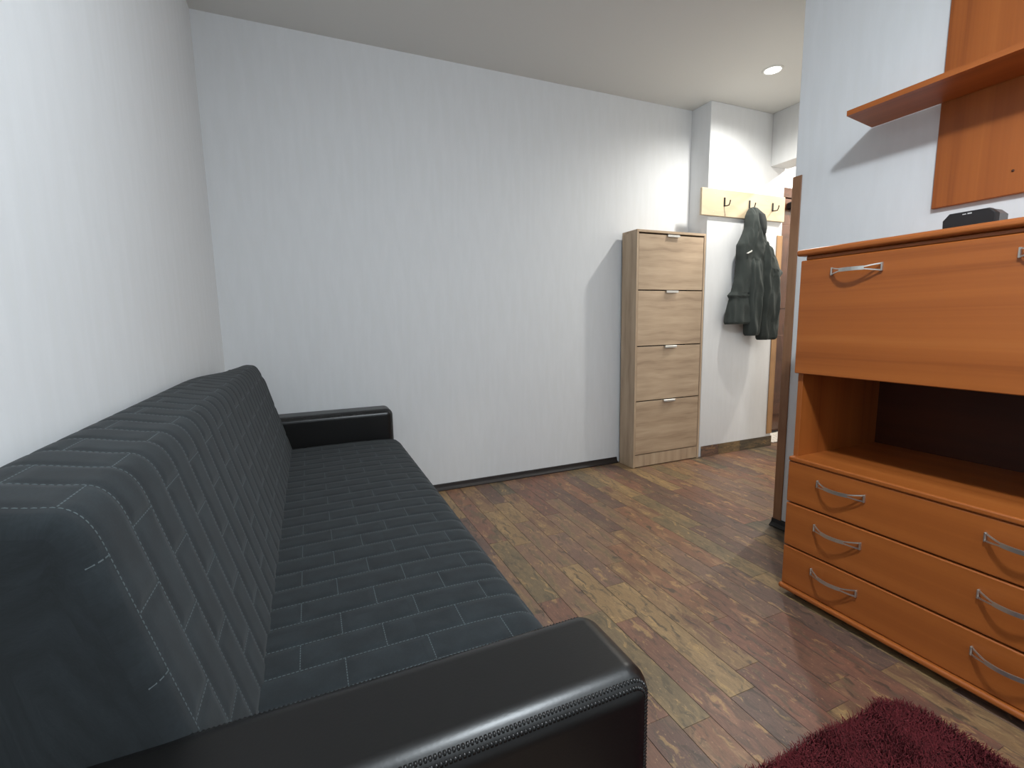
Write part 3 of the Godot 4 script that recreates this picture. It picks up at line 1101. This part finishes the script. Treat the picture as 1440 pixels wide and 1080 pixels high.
# ------------------------------------------------------------------ coat rack and jacket
func coat_rack() -> void:
	var t := thing("coat_rack", "pale wooden board with three black hooks screwed to the wall pier", "coat rack", Vector3(3.423, 1.864, PIER_Z))
	var o := t.position
	block("board", Vector3(3.005, 1.774, PIER_Z) - o, Vector3(3.842, 1.958, PIER_Z + 0.02) - o, M.maple, t, 0.002, 0)
	for x in [3.216, 3.464, 3.708]:
		var h := Node3D.new()
		h.name = "hook"
		t.add_child(h, true)
		h.position = Vector3(x, 1.872, PIER_Z + 0.02) - o
		obj("plate", round_box(Vector3(0.014, 0.062, 0.005), 0.002, 2), M.black_iron, h, Vector3(0, 0.002, 0.0025))
		var pts := []
		for k in 12:
			var a := PI * 0.95 * k / 11.0
			pts.append(Vector3(0, -0.022 - sin(a) * 0.006 + (0.028 if k > 8 else 0.0) * (k - 8) / 3.0, 0.004 + 0.05 * (1.0 - cos(a)) * 0.5))
		obj("prong", tube(pts, 0.004), M.black_iron, h)
	for p in [Vector2(3.13, 1.925), Vector2(3.115, 1.80), Vector2(3.65, 1.918), Vector2(3.645, 1.82), Vector2(3.755, 1.84)]:
		var s := obj("screw_head", lathe([Vector2(0.0001, 0.0012), Vector2(0.0028, 0.0008), Vector2(0.0035, 0.0)], 10), M.nickel, t, Vector3(p.x, p.y, PIER_Z + 0.02) - o)
		s.rotation.x = PI / 2

# rows of [y, left, right, back, front]; folds run down the cloth
func loft(rows: Array, folds: float, seed_: int, closed_bottom := true) -> ArrayMesh:
	var n := 56
	var sub := 5
	var P := PackedVector3Array()
	var T := PackedVector2Array()
	var nz := noise(seed_, 1.0, 2)
	var count := 0
	for r in rows.size() - 1:
		for q in (sub + 1 if r == rows.size() - 2 else sub):
			var t := float(q) / sub
			var v := []
			for k in 5:
				v.append(lerpf(rows[r][k], rows[r + 1][k], t))
			var edge := 1.0
			for k in n + 1:
				var a := TAU * k / n
				var cx: float = signf(cos(a)) * pow(absf(cos(a)), 0.75)
				var cz: float = signf(sin(a)) * pow(absf(sin(a)), 0.75)
				var x: float = (v[1] + v[2]) * 0.5 + (v[2] - v[1]) * 0.5 * cx
				var z: float = (v[3] + v[4]) * 0.5 + (v[4] - v[3]) * 0.5 * cz
				if cz > 0.0:
					z += nz.get_noise_2d(x * 22.0, v[0] * 3.5) * folds * cz * edge
					x += nz.get_noise_2d(x * 9.0 + 40.0, v[0] * 6.0) * folds * 0.25
				P.append(Vector3(x, v[0], z))
				T.append(Vector2(float(k) / n, v[0]))
			count += 1
	return grid_mesh(P, T, count, n + 1, false, closed_bottom)

func coat() -> void:
	var t := thing("hooded_jacket", "dark grey-green hooded fleece jacket hanging by its hood from the middle hook", "jacket", Vector3(3.46, 0.88, 0.25))
	var o := t.position
	var b := 0.206
	var body := obj("body", loft([
		[1.78, 3.392, 3.530, 0.216, 0.276], [1.74, 3.386, 3.538, 0.212, 0.292], [1.70, 3.381, 3.539, 0.208, 0.303], [1.66, 3.364, 3.542, b, 0.309], [1.617, 3.337, 3.560, b, 0.311], [1.571, 3.305, 3.600, b, 0.311], [1.505, 3.305, 3.635, b, 0.310], [1.46, 3.311, 3.655, b, 0.306], [1.347, 3.306, 3.672, b, 0.300],
		[1.240, 3.270, 3.672, b, 0.300], [1.212, 3.236, 3.670, b, 0.300], [1.188, 3.254, 3.670, b, 0.300], [1.109, 3.230, 3.672, b, 0.300], [1.018, 3.213, 3.665, b, 0.300], [1.003, 3.219, 3.66, b + 0.01, 0.29]], 0.018, 5), M.fleece, t, -o)
	body.set_meta("label", "hanging body of the jacket")
	obj("hood", loft([
		[1.847, 3.445, 3.480, 0.225, 0.245], [1.838, 3.425, 3.500, 0.218, 0.262], [1.815, 3.405, 3.518, 0.212, 0.280], [1.784, 3.389, 3.534, 0.208, 0.296], [1.74, 3.383, 3.540, 0.206, 0.305], [1.70, 3.381, 3.541, 0.207, 0.308], [1.66, 3.368, 3.536, 0.207, 0.306], [1.617, 3.36, 3.53, 0.207, 0.298]], 0.016, 9), M.fleece, t, -o)
	# the hollow of the hood, a darker lining showing on its right half
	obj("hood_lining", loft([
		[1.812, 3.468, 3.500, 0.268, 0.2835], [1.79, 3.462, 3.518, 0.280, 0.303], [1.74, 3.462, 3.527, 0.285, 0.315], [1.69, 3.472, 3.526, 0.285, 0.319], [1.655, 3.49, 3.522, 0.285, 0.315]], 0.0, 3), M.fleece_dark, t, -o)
	obj("sleeve", loft([
		[1.60, 3.500, 3.568, 0.225, 0.300], [1.555, 3.505, 3.605, 0.222, 0.318], [1.505, 3.512, 3.640, 0.222, 0.328], [1.414, 3.520, 3.690, 0.222, 0.335], [1.380, 3.525, 3.722, 0.222, 0.335], [1.365, 3.526, 3.715, 0.222, 0.335], [1.340, 3.528, 3.690, 0.222, 0.335], [1.213, 3.530, 3.710, 0.222, 0.335],
		[1.094, 3.534, 3.722, 0.222, 0.332], [1.009, 3.532, 3.713, 0.222, 0.328], [0.91, 3.532, 3.706, 0.225, 0.325], [0.893, 3.536, 3.704, 0.225, 0.322], [0.881, 3.54, 3.698, 0.235, 0.312]], 0.020, 21), M.fleece, t, -o)
	obj("sleeve", loft([
		[1.50, 3.40, 3.50, 0.24, 0.300], [1.43, 3.392, 3.512, 0.24, 0.318], [1.30, 3.395, 3.522, 0.235, 0.325], [1.15, 3.398, 3.528, 0.23, 0.325], [1.0, 3.403, 3.530, 0.225, 0.322], [0.945, 3.406, 3.526, 0.225, 0.320], [0.928, 3.409, 3.523, 0.228, 0.316], [0.916, 3.414, 3.52, 0.238, 0.308]], 0.018, 33), M.fleece, t, -o)
	# small pale mark on the chest
	var st := SurfaceTool.new()
	st.begin(Mesh.PRIMITIVE_TRIANGLES)
	for k in 4:
		var p := Vector3(3.346 + k * 0.0115, 1.506 + k * 0.0042, 0.303)
		add_bar(st, p, p + Vector3(0.009, 0.0045 + 0.002 * k, 0.0), 0.006, 0.012, Vector3(0, 0, 1))
	var lg := obj("chest_mark", st.commit(), mat(Color(0.8, 0.8, 0.78), 0.7), t, -o)
	lg.set_meta("label", "small pale embroidered mark")

# ------------------------------------------------------------------ rug, mat, speaker
func rug() -> void:
	var x0 := 0.98
	var x1 := 1.835
	var z0 := 2.160
	var z1 := 3.45
	var rad := 0.085
	var t := thing("shaggy_rug", "dark burgundy shaggy rug on the plank floor in front of the drawers", "rug", Vector3((x0 + x1) * 0.5, 0, (z0 + z1) * 0.5))
	var o := t.position
	var st := SurfaceTool.new()
	st.begin(Mesh.PRIMITIVE_TRIANGLES)
	var ring := []
	for c in [[x1 - rad, z0 + rad, -PI / 2], [x1 - rad, z1 - rad, 0.0], [x0 + rad, z1 - rad, PI / 2], [x0 + rad, z0 + rad, PI]]:
		for k in 9:
			var a: float = c[2] + PI / 2 * k / 8.0
			ring.append(Vector3(c[0] + cos(a) * rad, 0, c[1] + sin(a) * rad) - o)
	for k in ring.size():
		var a: Vector3 = ring[k]
		var b: Vector3 = ring[(k + 1) % ring.size()]
		var up := Vector3(0, 0.009, 0)
		face(st, [up, a + up, b + up], Vector3.UP, 0, Vector2.ZERO, Vector3.ZERO)
		var n := ((a + b) * 0.5).normalized()
		face(st, [a + Vector3.UP * 0.0005, b + Vector3.UP * 0.0005, b + up, a + up], n, 0, Vector2.ZERO, Vector3.ZERO)
	obj("backing", st.commit(), M.rug_base, t)
	# pile: one strand, many copies
	var bl := SurfaceTool.new()
	bl.begin(Mesh.PRIMITIVE_TRIANGLES)
	for s in 3:
		var a := TAU * s / 3.0
		var d := Vector3(cos(a), 0, sin(a))
		var w := Vector3(-sin(a), 0, cos(a)) * 0.0011
		var prev := [Vector3.ZERO - w, Vector3.ZERO + w]
		for k in 3:
			var f := (k + 1) / 3.0
			var c := d * 0.010 * f * f + Vector3.UP * 0.021 * sin(f * 1.5)
			var ww := w * (1.0 - 0.55 * f)
			var nn := (d * -0.6 + Vector3.UP * 0.8).normalized()
			face(bl, [prev[0], prev[1], c + ww, c - ww], nn, 0, Vector2.ZERO, Vector3.ZERO)
			prev = [c - ww, c + ww]
	var strand := bl.commit()
	strand.surface_set_material(0, M.rug_pile)
	var xf := []
	var step := 0.0046
	var x := x0
	while x < x1:
		var z := z0
		while z < z1:
			var px := x + rng.randf_range(-0.003, 0.003)
			var pz := z + rng.randf_range(-0.003, 0.003)
			var dx := maxf(maxf(x0 + rad - px, px - x1 + rad), 0.0)
			var dz := maxf(maxf(z0 + rad - pz, pz - z1 + rad), 0.0)
			if dx * dx + dz * dz < rad * rad:
				var lean := Vector3(sin(px * 31.0 + pz * 17.0), 0, cos(px * 23.0 - pz * 29.0)) * 0.35
				lean += Vector3(rng.randf_range(-0.3, 0.3), 0, rng.randf_range(-0.3, 0.3))
				var up := (Vector3.UP + lean).normalized()
				var side := up.cross(Vector3(0.3, 0.1, 1).rotated(Vector3.UP, rng.randf() * TAU)).normalized()
				var bs := Basis(side, up, side.cross(up)).scaled(Vector3.ONE * rng.randf_range(0.8, 1.25))
				xf.append(Transform3D(bs, Vector3(px, 0.008, pz) - o))
			z += step
		x += step
	var mm := MultiMesh.new()
	mm.transform_format = MultiMesh.TRANSFORM_3D
	mm.mesh = strand
	mm.instance_count = xf.size()
	for k in xf.size():
		mm.set_instance_transform(k, xf[k])
	var mi := MultiMeshInstance3D.new()
	mi.name = "pile"
	mi.multimesh = mm
	mi.set_meta("kind", "stuff")
	t.add_child(mi, true)

func door_mat() -> void:
	var t := thing("door_mat", "small white mat lying on the floor before the brown door", "mat", Vector3(4.3, 0, 0.02))
	obj("backing", rbox(Vector3(0.74, 0.008, 0.24), 0.002), M.mat_white, t, Vector3(0.0, 0.0042, 0))
	var st := SurfaceTool.new()
	st.begin(Mesh.PRIMITIVE_TRIANGLES)
	for k in 260:
		var p := Vector3(rng.randf_range(-0.37, 0.37), 0.008, rng.randf_range(-0.125, 0.125))
		if k < 60:
			p.z = 0.12
		bump(st, p, Vector3(1, 0, 0), Vector3(0, 0, 1), Vector3.UP, 0.011, 0.011, 0.008)
	var tf := obj("tufts", st.commit(), M.mat_white, t)
	tf.set_meta("kind", "stuff")

func speaker() -> void:
	var t := thing("speaker", "small black box speaker with chamfered corners standing on the secretary cabinet", "speaker", Vector3(2.135, 1.286, 2.0905))
	var w := 0.0565
	var h := 0.049
	var c := 0.014
	var poly := [Vector2(-w + 0.001, 0.0), Vector2(-w, h - c - 0.003), Vector2(-w + c, h), Vector2(w - c, h), Vector2(w, h - c), Vector2(w, 0.0)]
	var st := SurfaceTool.new()
	st.begin(Mesh.PRIMITIVE_TRIANGLES)
	extrude(st, poly, -0.031, 0.035, 0.003)
	obj("case", st.commit(), mat(Color(0.36, 0.36, 0.36), 0.45), t)
	var sf := SurfaceTool.new()
	sf.begin(Mesh.PRIMITIVE_TRIANGLES)
	var inner := []
	for p in poly:
		inner.append(Vector2(p.x * 1.012, p.y * 1.012))
	extrude(sf, inner, -0.036, -0.012, 0.002)
	obj("front_grille", sf.commit(), mat(Color(0.075, 0.06, 0.065), 0.6), t)
	var sm := SurfaceTool.new()
	sm.begin(Mesh.PRIMITIVE_TRIANGLES)
	add_box(sm, Vector3(-0.0363, 0.0425, -0.0085), Vector3(0.001, 0.0022, 0.008), 0.0)
	add_box(sm, Vector3(-0.0363, 0.043, 0.003), Vector3(0.001, 0.0032, 0.009), 0.0)
	var mk := obj("front_mark", sm.commit(), mat(Color(0.75, 0.75, 0.75), 0.5), t)
	mk.set_meta("label", "two small pale marks")

# closed outline in (z, y), pushed along x, with a small chamfer at both ends
func extrude(st: SurfaceTool, poly: Array, xa: float, xb: float, ch: float) -> void:
	var cen := Vector2.ZERO
	for p in poly:
		cen += p
	cen /= poly.size()
	var rings := []
	for q in [[xa, 1], [xa + ch, 0], [xb - ch, 0], [xb, 1]]:
		var r := []
		for p in poly:
			var v: Vector2 = p
			if q[1] == 1:
				v = v - (v - cen).normalized() * ch
			r.append(Vector3(q[0], v.y, v.x))
		rings.append(r)
	var c3 := Vector3((xa + xb) * 0.5, cen.y, cen.x)
	for k in 3:
		for i in poly.size():
			var j := (i + 1) % poly.size()
			var q := [rings[k][i], rings[k][j], rings[k + 1][j], rings[k + 1][i]]
			var n: Vector3 = (q[2] - q[0]).cross(q[3] - q[1]).normalized()
			if n.dot((q[0] + q[2]) * 0.5 - c3) < 0.0:
				n = -n
			face(st, q, n, 0, Vector2.ZERO, Vector3.ZERO)
	face(st, rings[0].duplicate(), Vector3(-1, 0, 0), 0, Vector2.ZERO, Vector3.ZERO)
	face(st, rings[3].duplicate(), Vector3(1, 0, 0), 0, Vector2.ZERO, Vector3.ZERO)
